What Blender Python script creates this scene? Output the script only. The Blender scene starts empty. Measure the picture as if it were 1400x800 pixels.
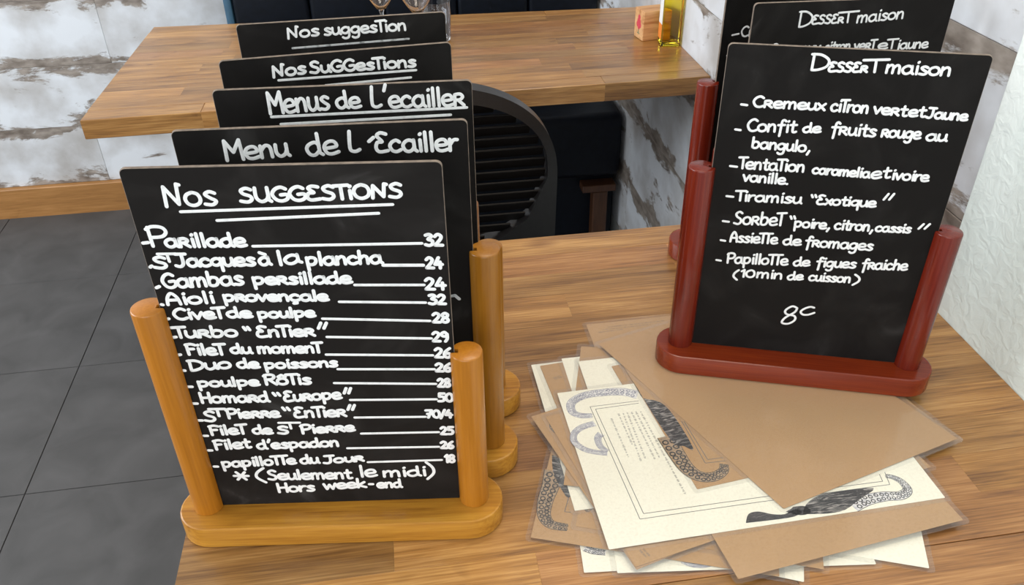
import bpy, bmesh, math, random
from mathutils import Vector, Matrix
S = bpy.context.scene
COL = S.collection

# ---------------------------------------------------------------- camera
cam_d = bpy.data.cameras.new('camera')
cam = bpy.data.objects.new('camera', cam_d); COL.objects.link(cam)
R_ = (0.987824, -0.155288, -0.009483); D_ = (-0.095529, -0.557316, -0.824786); F_ = (0.122794, 0.815649, -0.565365)
cam.matrix_world = Matrix(((R_[0], -D_[0], -F_[0], 0), (R_[1], -D_[1], -F_[1], 0), (R_[2], -D_[2], -F_[2], 1.33), (0, 0, 0, 1)))
cam_d.sensor_width = 36; cam_d.lens = 36 * 1155.788 / 1400
cam_d.shift_x = -6.09 / 1400; cam_d.shift_y = 1.35 / 1400
cam_d.clip_start = 0.02; cam_d.clip_end = 50
S.camera = cam
# ---------------------------------------------------------------- light
S.view_settings.view_transform = 'Standard'; S.view_settings.look = 'None'
S.view_settings.gamma = 1; S.view_settings.use_curve_mapping = False
S.view_settings.exposure = 0.5
S.cycles.transparent_max_bounces = 32
w = bpy.data.worlds.new('world'); S.world = w; w.use_nodes = True
w.node_tree.nodes['Background'].inputs[0].default_value = (0.94, 0.97, 1.0, 1)
w.node_tree.nodes['Background'].inputs[1].default_value = 0.45
def area(name, loc, target, sx, sy, power, col):
    l = bpy.data.lights.new(name, 'AREA'); l.shape = 'RECTANGLE'; l.size = sx; l.size_y = sy; l.energy = power; l.color = col
    o = bpy.data.objects.new(name, l); COL.objects.link(o); o.location = loc
    o.rotation_euler = (Vector(target) - Vector(loc)).to_track_quat('-Z', 'Y').to_euler(); return o
area('window_light', (-2.45, 1.2, 1.75), (0.2, 1.1, 0.7), 2.2, 1.3, 62, (0.86, 0.94, 1.0))
area('shopfront_light', (-0.9, -1.9, 2.0), (0.1, 1.0, 0.7), 2.6, 1.6, 36, (0.93, 0.97, 1.0))
area('ceiling_lamp_light', (0.3, 0.9, 2.38), (0.3, 0.9, 0.0), 0.7, 0.7, 8, (1.0, 0.86, 0.68))

# ---------------------------------------------------------------- materials
def mat(name):
    m = bpy.data.materials.new(name); m.use_nodes = True
    return m, m.node_tree.nodes, m.node_tree.links, m.node_tree.nodes['Principled BSDF']
def N(ns, t, **kw):
    n = ns.new(t)
    for k, v in kw.items(): setattr(n, k, v)
    return n
def ramp(ns, stops):
    r = ns.new('ShaderNodeValToRGB'); e = r.color_ramp.elements
    while len(e) < len(stops): e.new(0.5)
    for i, (p_, c) in enumerate(stops):
        e[i].position = p_; e[i].color = (*c, 1) if len(c) == 3 else c
    return r
def plain(name, col, rough=0.5, noise=0.0, scale=40, bump=0.0, metal=0.0, stretch=(1, 1, 1), coat=0.0):
    m, ns, ls, b = mat(name)
    b.inputs['Roughness'].default_value = rough; b.inputs['Metallic'].default_value = metal
    b.inputs['Coat Weight'].default_value = coat; b.inputs['Coat Roughness'].default_value = 0.15
    tc = N(ns, 'ShaderNodeTexCoord'); mp = N(ns, 'ShaderNodeMapping'); mp.inputs['Scale'].default_value = stretch
    ls.new(tc.outputs['Object'], mp.inputs[0])
    nz = N(ns, 'ShaderNodeTexNoise'); nz.inputs['Scale'].default_value = scale; nz.inputs['Detail'].default_value = 4
    ls.new(mp.outputs[0], nz.inputs['Vector'])
    lo = tuple(c * (1 - noise) for c in col); hi = tuple(min(1, c * (1 + noise)) for c in col)
    r = ramp(ns, [(0.3, lo), (0.7, hi)]); ls.new(nz.outputs['Fac'], r.inputs[0]); ls.new(r.outputs[0], b.inputs['Base Color'])
    if bump:
        bp = N(ns, 'ShaderNodeBump'); bp.inputs['Strength'].default_value = bump; bp.inputs['Distance'].default_value = 0.002
        ls.new(nz.outputs['Fac'], bp.inputs['Height']); ls.new(bp.outputs[0], b.inputs['Normal'])
    return m
def wood(name, dark, mid, light, axis='x', rough=0.3, use_obj=False, fine=90, coat=0.25, contrast=1.0):
    """streaky wood grain running along one axis"""
    m, ns, ls, b = mat(name)
    b.inputs['Roughness'].default_value = rough
    b.inputs['Coat Weight'].default_value = coat; b.inputs['Coat Roughness'].default_value = 0.12
    tc = N(ns, 'ShaderNodeTexCoord'); oi = N(ns, 'ShaderNodeObjectInfo')
    add = N(ns, 'ShaderNodeVectorMath', operation='ADD')
    mul = N(ns, 'ShaderNodeMath', operation='MULTIPLY'); mul.inputs[1].default_value = 37.0
    ls.new(oi.outputs['Random'], mul.inputs[0]); ls.new(tc.outputs['Object'], add.inputs[0]); ls.new(mul.outputs[0], add.inputs[1])
    def stream(sc_long, sc_cross, det, dist=0.0):
        mp = N(ns, 'ShaderNodeMapping')
        s = [sc_cross] * 3; s['xyz'.index(axis)] = sc_long; mp.inputs['Scale'].default_value = s
        ls.new(add.outputs[0], mp.inputs[0])
        nz = N(ns, 'ShaderNodeTexNoise'); nz.inputs['Scale'].default_value = 1.0; nz.inputs['Detail'].default_value = det
        nz.inputs['Roughness'].default_value = 0.6; nz.inputs['Distortion'].default_value = dist
        ls.new(mp.outputs[0], nz.inputs['Vector']); return nz
    n1 = stream(4, 45, 5, 0.6); n2 = stream(14, fine * 4, 3); n3 = stream(9, 22, 2, 1.2)
    r = ramp(ns, [(0.34, dark), (0.5, mid), (0.66, light)])
    mx = N(ns, 'ShaderNodeMix', data_type='FLOAT'); mx.inputs[0].default_value = 0.45
    ls.new(n1.outputs['Fac'], mx.inputs[2]); ls.new(n2.outputs['Fac'], mx.inputs[3]); ls.new(mx.outputs[0], r.inputs[0])
    # darker blotches / knots
    rk = ramp(ns, [(0.63, (1, 1, 1)), (0.78, (0.5, 0.42, 0.36))]); ls.new(n3.outputs['Fac'], rk.inputs[0])
    mk = N(ns, 'ShaderNodeMix', data_type='RGBA', blend_type='MULTIPLY'); mk.inputs[0].default_value = 0.8 * contrast
    ls.new(r.outputs[0], mk.inputs[6]); ls.new(rk.outputs[0], mk.inputs[7])
    out = mk.outputs[2]
    if use_obj and axis == 'x':   # a few small knots
        mpk = N(ns, 'ShaderNodeMapping'); mpk.inputs['Scale'].default_value = (4.2, 9, 9); ls.new(add.outputs[0], mpk.inputs[0])
        vo = N(ns, 'ShaderNodeTexVoronoi'); vo.inputs['Scale'].default_value = 1; ls.new(mpk.outputs[0], vo.inputs['Vector'])
        rv = ramp(ns, [(0.02, (0.22, 0.15, 0.11)), (0.05, (0.5, 0.4, 0.32)), (0.13, (1, 1, 1))]); ls.new(vo.outputs['Distance'], rv.inputs[0])
        mv = N(ns, 'ShaderNodeMix', data_type='RGBA', blend_type='MULTIPLY'); mv.inputs[0].default_value = 0.85
        ls.new(out, mv.inputs[6]); ls.new(rv.outputs[0], mv.inputs[7]); out = mv.outputs[2]
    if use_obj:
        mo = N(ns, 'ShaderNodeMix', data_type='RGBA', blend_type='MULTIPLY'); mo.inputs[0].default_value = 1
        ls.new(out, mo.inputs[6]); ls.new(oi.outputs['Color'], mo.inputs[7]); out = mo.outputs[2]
    ls.new(out, b.inputs['Base Color'])
    bp = N(ns, 'ShaderNodeBump'); bp.inputs['Strength'].default_value = 0.12; bp.inputs['Distance'].default_value = 0.001
    ls.new(n2.outputs['Fac'], bp.inputs['Height']); ls.new(bp.outputs[0], b.inputs['Normal'])
    return m
M = {}
M['stave'] = wood('stave_wood', (0.13, 0.055, 0.016), (0.30, 0.142, 0.040), (0.47, 0.26, 0.09), 'x', 0.3, True, 130)
M['honey'] = wood('honey_wood', (0.25, 0.092, 0.010), (0.42, 0.18, 0.020), (0.54, 0.26, 0.035), 'x', 0.35, False, 90, 0.15, 0.6)
M['honey_post'] = wood('honey_post_wood', (0.40, 0.135, 0.010), (0.49, 0.17, 0.014), (0.56, 0.21, 0.024), 'z', 0.33, True, 120, 0.2, 0.2)
M['red'] = wood('red_wood', (0.13, 0.015, 0.004), (0.185, 0.023, 0.006), (0.24, 0.035, 0.007), 'x', 0.22, False, 120, 0.2, 0.2)
M['red_post'] = wood('red_post_wood', (0.10, 0.009, 0.004), (0.14, 0.013, 0.005), (0.18, 0.020, 0.006), 'z', 0.22, True, 120, 0.2, 0.2)
M['skirting'] = wood('skirting_wood', (0.24, 0.105, 0.028), (0.32, 0.145, 0.04), (0.40, 0.19, 0.06), 'x', 0.5, False, 60, 0.0, 0.3)
M['pine'] = wood('pine_wood', (0.42, 0.17, 0.06), (0.66, 0.36, 0.16), (0.75, 0.47, 0.25), 'x', 0.5, False, 40, 0.0, 0.3)
M['footwood'] = wood('foot_wood', (0.05, 0.018, 0.008), (0.075, 0.028, 0.011), (0.10, 0.04, 0.015), 'z', 0.4, False, 60, 0.0, 0.3)
M['panel_edge'] = plain('panel_edge', (0.17, 0.13, 0.10), 0.6, 0.3, 200)
def ink_mat(name, dark, light, lo, hi, sc=(160, 700, 1)):
    m, ns, ls, b = mat(name); b.inputs['Roughness'].default_value = 0.6
    tc = N(ns, 'ShaderNodeTexCoord'); mp = N(ns, 'ShaderNodeMapping'); mp.inputs['Scale'].default_value = sc; mp.inputs['Rotation'].default_value = (0, 0, 0.5)
    ls.new(tc.outputs['Object'], mp.inputs[0])
    nz = N(ns, 'ShaderNodeTexNoise'); nz.inputs['Scale'].default_value = 1; nz.inputs['Detail'].default_value = 4; nz.inputs['Distortion'].default_value = 1.5
    ls.new(mp.outputs[0], nz.inputs['Vector'])
    r = ramp(ns, [(lo, dark), (hi, light)]); ls.new(nz.outputs['Fac'], r.inputs[0]); ls.new(r.outputs[0], b.inputs['Base Color']); return m
M['ink'] = ink_mat('ink', (0.015, 0.014, 0.017), (0.10, 0.09, 0.085), 0.5, 0.68)
M['ink_body'] = ink_mat('ink_body', (0.015, 0.014, 0.017), (0.42, 0.38, 0.35), 0.5, 0.72, (60, 330, 1))
M['ink_blue'] = ink_mat('ink_pale', (0.16, 0.16, 0.22), (0.42, 0.41, 0.45), 0.4, 0.65)
M['ink_shade'] = ink_mat('ink_shade', (0.20, 0.15, 0.11), (0.42, 0.28, 0.16), 0.38, 0.6)
M['ink_shade_pale'] = ink_mat('ink_shade_pale', (0.40, 0.39, 0.44), (0.80, 0.77, 0.72), 0.35, 0.6)
M['ink_line'] = plain('ink_line', (0.12, 0.11, 0.10), 0.6, 0.1)
M['navy'] = plain('navy_leather', (0.0025, 0.004, 0.008), 0.5, 0.3, 60, 0.2)
M['chair'] = plain('chair_plastic', (0.007, 0.005, 0.004), 0.5, 0.15, 100, 0.1)
M['chair_rim'] = plain('chair_rim_plastic', (0.010, 0.009, 0.009), 0.33, 0.15, 100, 0.1)
M['steel'] = plain('black_steel', (0.015, 0.015, 0.016), 0.4, 0.1, 100, 0, 0.6)
M['ceiling'] = plain('ceiling_paint', (0.8, 0.8, 0.78), 0.9, 0.02, 20)
M['lamp_diffuser'] = plain('lamp_diffuser', (0.85, 0.83, 0.8), 0.6)
M['grout'] = plain('grout', (0.030, 0.028, 0.028), 0.9, 0.2, 80)
M['label_white'] = plain('label_white', (0.85, 0.86, 0.85), 0.5)
M['label_orange'] = plain('label_orange', (0.85, 0.25, 0.04), 0.5)
M['red_print'] = plain('red_print', (0.62, 0.06, 0.09), 0.6, 0.2, 300)
M['green_print'] = plain('green_print', (0.12, 0.2, 0.12), 0.6, 0.2, 300)
M['cap'] = plain('cap', (0.02, 0.02, 0.02), 0.4)
M['frame_white'] = plain('frame_white', (0.7, 0.7, 0.68), 0.5)

def board_mat():
    m, ns, ls, b = mat('chalkboard_black'); b.inputs['Roughness'].default_value = 0.6
    b.inputs['Specular IOR Level'].default_value = 0.12
    tc = N(ns, 'ShaderNodeTexCoord'); oi = N(ns, 'ShaderNodeObjectInfo')
    mul = N(ns, 'ShaderNodeMath', operation='MULTIPLY'); mul.inputs[1].default_value = 11
    add = N(ns, 'ShaderNodeVectorMath', operation='ADD'); ls.new(oi.outputs['Random'], mul.inputs[0])
    ls.new(tc.outputs['Object'], add.inputs[0]); ls.new(mul.outputs[0], add.inputs[1])
    n1 = N(ns, 'ShaderNodeTexNoise'); n1.inputs['Scale'].default_value = 14; n1.inputs['Detail'].default_value = 6; n1.inputs['Distortion'].default_value = 1.5
    ls.new(add.outputs[0], n1.inputs['Vector'])
    r = ramp(ns, [(0.45, (0.010, 0.0085, 0.0078)), (0.62, (0.016, 0.014, 0.013)), (0.82, (0.05, 0.047, 0.045))]); ls.new(n1.outputs['Fac'], r.inputs[0])
    mo = N(ns, 'ShaderNodeMix', data_type='RGBA', blend_type='MULTIPLY'); mo.inputs[0].default_value = 1
    ls.new(r.outputs[0], mo.inputs[6]); ls.new(oi.outputs['Color'], mo.inputs[7]); ls.new(mo.outputs[2], b.inputs['Base Color'])
    return m
M['board'] = board_mat()
def chalk_mat(name, col, lo):
    m, ns, ls, b = mat(name); b.inputs['Roughness'].default_value = 0.9
    tc = N(ns, 'ShaderNodeTexCoord'); n1 = N(ns, 'ShaderNodeTexNoise'); n1.inputs['Scale'].default_value = 160; n1.inputs['Detail'].default_value = 3
    ls.new(tc.outputs['Object'], n1.inputs['Vector'])
    r = ramp(ns, [(0.33, lo), (0.5, col)]); ls.new(n1.outputs['Fac'], r.inputs[0]); ls.new(r.outputs[0], b.inputs['Base Color']); return m
M['chalk'] = chalk_mat('chalk_marker', (0.86, 0.85, 0.84), (0.74, 0.73, 0.72))
M['chalk_faint'] = chalk_mat('chalk_marker_faint', (0.55, 0.55, 0.55), (0.22, 0.22, 0.22))
def paper_mat(name, col, speck, s):
    m, ns, ls, b = mat(name); b.inputs['Roughness'].default_value = 0.75
    tc = N(ns, 'ShaderNodeTexCoord')
    n1 = N(ns, 'ShaderNodeTexNoise'); n1.inputs['Scale'].default_value = 420; n1.inputs['Detail'].default_value = 3
    n2 = N(ns, 'ShaderNodeTexNoise'); n2.inputs['Scale'].default_value = 12; n2.inputs['Detail'].default_value = 2
    ls.new(tc.outputs['Object'], n1.inputs['Vector']); ls.new(tc.outputs['Object'], n2.inputs['Vector'])
    r = ramp(ns, [(0.3, speck), (0.55, col)]); ls.new(n1.outputs['Fac'], r.inputs[0])
    r2 = ramp(ns, [(0.3, (1 - s, 1 - s, 1 - s)), (0.7, (1, 1, 1))]); ls.new(n2.outputs['Fac'], r2.inputs[0])
    mx = N(ns, 'ShaderNodeMix', data_type='RGBA', blend_type='MULTIPLY'); mx.inputs[0].default_value = 1
    ls.new(r.outputs[0], mx.inputs[6]); ls.new(r2.outputs[0], mx.inputs[7]); ls.new(mx.outputs[2], b.inputs['Base Color']); return m
M['kraft'] = paper_mat('kraft_paper', (0.45, 0.262, 0.118), (0.40, 0.228, 0.10), 0.08)
M['cream'] = paper_mat('cream_paper', (0.85, 0.80, 0.66), (0.79, 0.735, 0.60), 0.03)
def film_mat():
    m, ns, ls, b = mat('laminate_film'); ns.remove(b)
    out = ns['Material Output']
    tr = N(ns, 'ShaderNodeBsdfTransparent'); tr.inputs[0].default_value = (0.975, 0.975, 0.975, 1)
    gl = N(ns, 'ShaderNodeBsdfGlossy'); gl.inputs['Roughness'].default_value = 0.13
    df = N(ns, 'ShaderNodeBsdfDiffuse'); df.inputs[0].default_value = (0.75, 0.75, 0.76, 1)
    fr = N(ns, 'ShaderNodeFresnel'); fr.inputs[0].default_value = 1.45
    tc = N(ns, 'ShaderNodeTexCoord'); nz = N(ns, 'ShaderNodeTexNoise'); nz.inputs['Scale'].default_value = 9; nz.inputs['Detail'].default_value = 1
    bp = N(ns, 'ShaderNodeBump'); bp.inputs['Strength'].default_value = 0.25; bp.inputs['Distance'].default_value = 0.01
    ls.new(tc.outputs['Object'], nz.inputs['Vector']); ls.new(nz.outputs['Fac'], bp.inputs['Height']); ls.new(bp.outputs[0], gl.inputs['Normal'])
    a = N(ns, 'ShaderNodeMixShader'); a.inputs[0].default_value = 0.05; ls.new(tr.outputs[0], a.inputs[1]); ls.new(df.outputs[0], a.inputs[2])
    c = N(ns, 'ShaderNodeMixShader'); ls.new(fr.outputs[0], c.inputs[0]); ls.new(a.outputs[0], c.inputs[1]); ls.new(gl.outputs[0], c.inputs[2])
    # the underside of the film is glued to the sheet: no second reflection there
    ge = N(ns, 'ShaderNodeNewGeometry'); t2 = N(ns, 'ShaderNodeBsdfTransparent'); d = N(ns, 'ShaderNodeMixShader')
    ls.new(ge.outputs['Backfacing'], d.inputs[0]); ls.new(c.outputs[0], d.inputs[1]); ls.new(t2.outputs[0], d.inputs[2])
    ls.new(d.outputs[0], out.inputs[0]); return m
M['film'] = film_mat()
def glass_mat(name, col, rough=0.0):
    m, ns, ls, b = mat(name); b.inputs['Base Color'].default_value = (*col, 1); b.inputs['Transmission Weight'].default_value = 1
    b.inputs['Roughness'].default_value = rough; b.inputs['IOR'].default_value = 1.45; return m
M['glass'] = glass_mat('clear_glass', (0.97, 0.98, 1.0))
M['oil'] = glass_mat('golden_oil', (1.0, 0.78, 0.05))
def tile_mat():
    m, ns, ls, b = mat('slate_tile'); b.inputs['Roughness'].default_value = 0.6; b.inputs['Specular IOR Level'].default_value = 0.3
    tc = N(ns, 'ShaderNodeTexCoord'); oi = N(ns, 'ShaderNodeObjectInfo')
    n1 = N(ns, 'ShaderNodeTexNoise'); n1.inputs['Scale'].default_value = 9; n1.inputs['Detail'].default_value = 7; n1.inputs['Distortion'].default_value = 0.7
    add = N(ns, 'ShaderNodeVectorMath', operation='ADD'); ls.new(tc.outputs['Object'], add.inputs[0]); ls.new(oi.outputs['Location'], add.inputs[1])
    ls.new(add.outputs[0], n1.inputs['Vector'])
    r = ramp(ns, [(0.3, (0.050, 0.046, 0.044)), (0.7, (0.075, 0.069, 0.067))]); ls.new(n1.outputs['Fac'], r.inputs[0])
    ls.new(r.outputs[0], b.inputs['Base Color'])
    bp = N(ns, 'ShaderNodeBump'); bp.inputs['Strength'].default_value = 0.15; bp.inputs['Distance'].default_value = 0.003
    ls.new(n1.outputs['Fac'], bp.inputs['Height']); ls.new(bp.outputs[0], b.inputs['Normal']); return m
M['tile'] = tile_mat()
def plank_mat():
    """whitewashed plank: pale paint with worn brown-grey patches that gather along the plank edges (local z = height, x = length)"""
    m, ns, ls, b = mat('whitewashed_plank'); b.inputs['Roughness'].default_value = 0.55
    tc = N(ns, 'ShaderNodeTexCoord'); oi = N(ns, 'ShaderNodeObjectInfo')
    mul = N(ns, 'ShaderNodeMath', operation='MULTIPLY'); mul.inputs[1].default_value = 53
    add = N(ns, 'ShaderNodeVectorMath', operation='ADD'); ls.new(oi.outputs['Random'], mul.inputs[0])
    ls.new(tc.outputs['Object'], add.inputs[0]); ls.new(mul.outputs[0], add.inputs[1])
    mp = N(ns, 'ShaderNodeMapping'); mp.inputs['Scale'].default_value = (4.0, 4.0, 10); ls.new(add.outputs[0], mp.inputs[0])
    n1 = N(ns, 'ShaderNodeTexNoise'); n1.inputs['Scale'].default_value = 1; n1.inputs['Detail'].default_value = 12; n1.inputs['Roughness'].default_value = 0.7; n1.inputs['Distortion'].default_value = 0.4
    ls.new(mp.outputs[0], n1.inputs['Vector'])
    sp = N(ns, 'ShaderNodeSeparateXYZ'); ls.new(tc.outputs['Object'], sp.inputs[0])
    ab = N(ns, 'ShaderNodeMath', operation='ABSOLUTE'); ls.new(sp.outputs['Z'], ab.inputs[0])
    ed = N(ns, 'ShaderNodeMapRange'); ed.inputs[1].default_value = 0.045; ed.inputs[2].default_value = 0.095; ed.inputs[3].default_value = 0; ed.inputs[4].default_value = 0.16
    ls.new(ab.outputs[0], ed.inputs[0])
    sm = N(ns, 'ShaderNodeMath', operation='ADD'); ls.new(n1.outputs['Fac'], sm.inputs[0]); ls.new(ed.outputs[0], sm.inputs[1])
    mask = ramp(ns, [(0.575, (0, 0, 0)), (0.62, (1, 1, 1))]); ls.new(sm.outputs[0], mask.inputs[0])
    n2 = N(ns, 'ShaderNodeTexNoise'); n2.inputs['Scale'].default_value = 7; n2.inputs['Detail'].default_value = 5
    ls.new(add.outputs[0], n2.inputs['Vector'])
    rw = ramp(ns, [(0.34, (0.40, 0.375, 0.36)), (0.62, (0.66, 0.67, 0.70))]); ls.new(n2.outputs['Fac'], rw.inputs[0])
    n3 = N(ns, 'ShaderNodeTexNoise'); n3.inputs['Scale'].default_value = 30; n3.inputs['Detail'].default_value = 4
    ls.new(mp.outputs[0], n3.inputs['Vector']); n3.inputs['Scale'].default_value = 6
    rb = ramp(ns, [(0.3, (0.13, 0.10, 0.08)), (0.7, (0.34, 0.29, 0.25))]); ls.new(n3.outputs['Fac'], rb.inputs[0])
    mx = N(ns, 'ShaderNodeMix', data_type='RGBA'); ls.new(mask.outputs[0], mx.inputs[0]); ls.new(rw.outputs[0], mx.inputs[6]); ls.new(rb.outputs[0], mx.inputs[7])
    ls.new(mx.outputs[2], b.inputs['Base Color'])
    bp = N(ns, 'ShaderNodeBump'); bp.inputs['Strength'].default_value = 0.3; bp.inputs['Distance'].default_value = 0.002; bp.invert = True
    ls.new(mask.outputs[0], bp.inputs['Height']); ls.new(bp.outputs[0], b.inputs['Normal']); return m
M['plank'] = plank_mat()
def plaster_mat():
    m, ns, ls, b = mat('rough_plaster'); b.inputs['Roughness'].default_value = 0.7
    tc = N(ns, 'ShaderNodeTexCoord'); n1 = N(ns, 'ShaderNodeTexNoise'); n1.inputs['Scale'].default_value = 65; n1.inputs['Detail'].default_value = 6; n1.inputs['Distortion'].default_value = 0.8
    ls.new(tc.outputs['Object'], n1.inputs['Vector'])
    n2 = N(ns, 'ShaderNodeTexNoise'); n2.inputs['Scale'].default_value = 2.5; ls.new(tc.outputs['Object'], n2.inputs['Vector'])
    r = ramp(ns, [(0.35, (0.72, 0.78, 0.74)), (0.65, (0.80, 0.80, 0.76))]); ls.new(n2.outputs['Fac'], r.inputs[0]); ls.new(r.outputs[0], b.inputs['Base Color'])
    bp = N(ns, 'ShaderNodeBump'); bp.inputs['Strength'].default_value = 0.4; bp.inputs['Distance'].default_value = 0.006
    ls.new(n1.outputs['Fac'], bp.inputs['Height']); ls.new(bp.outputs[0], b.inputs['Normal']); return m
M['plaster'] = plaster_mat()

for k_ in ('red', 'red_post', 'honey', 'honey_post'): M[k_].node_tree.nodes['Principled BSDF'].inputs['Specular IOR Level'].default_value = 0.35
for k_ in ('chair', 'navy'): M[k_].node_tree.nodes['Principled BSDF'].inputs['Specular IOR Level'].default_value = 0.22

# ---------------------------------------------------------------- mesh helpers
def link(name, me, mats, parent=None, loc=None, rot=None, kind=None, smooth=False):
    for m_ in (mats if isinstance(mats, (list, tuple)) else [mats]): me.materials.append(m_)
    o = bpy.data.objects.new(name, me); COL.objects.link(o)
    if parent: o.parent = parent
    if loc is not None: o.location = loc
    if rot is not None: o.rotation_euler = rot
    if kind: o['kind'] = kind
    if smooth:
        for p_ in me.polygons: p_.use_smooth = True
    return o
def pymesh(name, vs, fs, idx=None):
    me = bpy.data.meshes.new(name); me.from_pydata([tuple(v) for v in vs], [], fs); me.update()
    if idx:
        for p_, i in zip(me.polygons, idx): p_.material_index = i
    return me
def box_me(name, x0, x1, y0, y1, z0, z1, bev=0.0, seg=1):
    bm = bmesh.new(); bmesh.ops.create_cube(bm, size=1)
    for v in bm.verts: v.co = ((x0 + x1) / 2 + v.co.x * (x1 - x0), (y0 + y1) / 2 + v.co.y * (y1 - y0), (z0 + z1) / 2 + v.co.z * (z1 - z0))
    if bev: bmesh.ops.bevel(bm, geom=bm.edges[:], offset=bev, segments=seg, profile=0.5, affect='EDGES')
    me = bpy.data.meshes.new(name); bm.to_mesh(me); bm.free(); return me
def loft(name, rings, closed_caps=True):
    """rings of equal vertex count, capped"""
    n = len(rings[0]); vs = [v for r in rings for v in r]; fs = []
    for k in range(len(rings) - 1):
        for i in range(n):
            j = (i + 1) % n; fs.append((k * n + i, k * n + j, (k + 1) * n + j, (k + 1) * n + i))
    if closed_caps: fs.append(tuple(range(n))[::-1]); fs.append(tuple((len(rings) - 1) * n + i for i in range(n)))
    return pymesh(name, vs, fs)
def lathe(name, prof, n=32, close=False):
    """profile of (r, z) around z"""
    vs = []; fs = []
    for r, z in prof:
        for i in range(n):
            a = 2 * math.pi * i / n; vs.append((r * math.cos(a), r * math.sin(a), z))
    m_ = len(prof)
    for k in range(m_ if close else m_ - 1):
        for i in range(n):
            j = (i + 1) % n; k2 = (k + 1) % m_
            fs.append((k * n + i, k * n + j, k2 * n + j, k2 * n + i))
    if not close: fs.append(tuple(range(n))[::-1]); fs.append(tuple((m_ - 1) * n + i for i in range(n)))
    return pymesh(name, vs, fs)
def empty(name, label, cat, loc=(0, 0, 0), rz=0.0, group=None):
    o = bpy.data.objects.new(name, None); COL.objects.link(o); o.location = loc; o.rotation_euler = (0, 0, rz); o.empty_display_size = 0.05
    o['label'] = label; o['category'] = cat
    if group: o['group'] = group
    return o
def autosmooth(o, ang=35):
    me = o.data
    for p_ in me.polygons: p_.use_smooth = True
    me.set_sharp_from_angle(angle=math.radians(ang)); return o

# ================================================================ the setting
rnd = random.Random(7)
floor = link('floor', box_me('floor', -2.7, 1.2, -2.2, 2.75, -0.06, -0.0022), M['grout'], kind='structure')
T = 0.424
for i in range(-5, 4):
    for j in range(-8, 4):
        x0 = -0.835 + i * T; y0 = 1.362 + j * T - (0.0)
        x1 = min(x0 + T, 0.60 if y0 > -3 else 9); y1 = min(y0 + T, 2.62)
        if x1 - x0 < 0.02 or y1 - y0 < 0.02: continue
        hx, hy = (x1 - x0) / 2 - 0.0009, (y1 - y0) / 2 - 0.0009
        me = box_me('tile', -hx, hx, -hy, hy, -0.0021, rnd.uniform(-0.0004, 0.0), 0.0007)
        link('tile', me, M['tile'], floor, ((x0 + x1) / 2, (y0 + y1) / 2, 0))
CE = 2.5
ceiling = link('ceiling', box_me('ceiling', -2.7, 1.2, -2.2, 2.75, CE, CE + 0.08), M['ceiling'], kind='structure')
wall_back = link('wall_back', box_me('wall_back', -2.7, 0.62, 2.65, 2.75, -0.006, CE), M['ceiling'], kind='structure')
wall_right = link('wall_right', box_me('wall_right', 0.62, 0.72, -2.2, 2.65, -0.006, CE), M['ceiling'], kind='structure')
wall_left = link('wall_left', box_me('wall_left', -2.7, -2.6, -2.2, 2.65, -0.006, 0.95), M['ceiling'], kind='structure')
link('wall_pier', box_me('wall_pier', -2.7, -2.6, 2.35, 2.65, 0.95, 2.42), M['ceiling'], wall_left)
link('wall_pier', box_me('wall_pier', -2.7, -2.6, -2.2, 0.05, 0.95, 2.42), M['ceiling'], wall_left)
link('lintel', box_me('lintel', -2.7, -2.6, -2.2, 2.65, 2.42, CE), M['ceiling'], wall_left)
win = link('window_1', box_me('window_1', -2.66, -2.62, 0.05, 2.35, 0.95, 1.0), M['frame_white'], kind='structure')
for y in (0.05, 1.17, 2.30): link('window_frame', box_me('wf', -2.66, -2.62, y, y + 0.05, 1.0, 2.42), M['frame_white'], win)
# planks of the whitewashed cladding
ROW = 0.19
def planks(wall, along, a0, a1, plane, breaks):
    for r in range(13):
        z0 = 0.10 + r * ROW; z1 = min(z0 + ROW, CE)
        if z1 - z0 < 0.03: continue
        xs = [a0] + sorted(b for b in breaks(r) if a0 + 0.1 < b < a1 - 0.1) + [a1]
        for u, v in zip(xs, xs[1:]):
            L = (v - u) / 2 - 0.0002; H = (z1 - z0) / 2 - 0.0003; t = rnd.uniform(0, 0.0008)
            if along == 'x':
                me = box_me('plank', -L, L, -0.006 - t, 0.006, -H, H, 0.0008); link('plank', me, M['plank'], wall, ((u + v) / 2, plane + 0.006, (z0 + z1) / 2))
            else:
                me = box_me('plank', -L, L, -0.006 - t, 0.0019, -H, H, 0.0008); link('plank', me, M['plank'], wall, (plane + 0.006, (u + v) / 2, (z0 + z1) / 2), (0, 0, -math.pi / 2))
planks(wall_back, 'x', -2.6, 0.61, 2.638, lambda r: [-0.82 + (0.0 if r % 2 == 0 else 0.62) + k * 1.24 + (0.0 if r == 2 else rnd.uniform(-0.2, 0.2)) for k in range(-2, 3)])
planks(wall_right, 'y', 0.7275, 2.636, 0.612, lambda r: [0.9 + (r * 0.47) % 1.1, 2.0 + (r * 0.31) % 0.5])
link('plaster_panel', box_me('plaster_panel', 0.6045, 0.62, -2.2, 0.7265, -0.006, CE, 0.002, 2), M['plaster'], wall_right)
bb = link('baseboard_back', box_me('baseboard_back', -2.6, 0.61, 2.618, 2.65, -0.005, 0.1, 0.002), M['skirting'], kind='structure')
lamp = empty('ceiling_lamp', 'square flush white ceiling lamp above the tables', 'lamp', (0.3, 0.9, CE))
link('lamp_frame', box_me('lamp_frame', -0.37, 0.37, -0.37, 0.37, -0.05, 0.0, 0.006), M['frame_white'], lamp)
link('diffuser', box_me('diffuser', -0.34, 0.34, -0.34, 0.34, -0.06, -0.05, 0.003), M['lamp_diffuser'], lamp)

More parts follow.
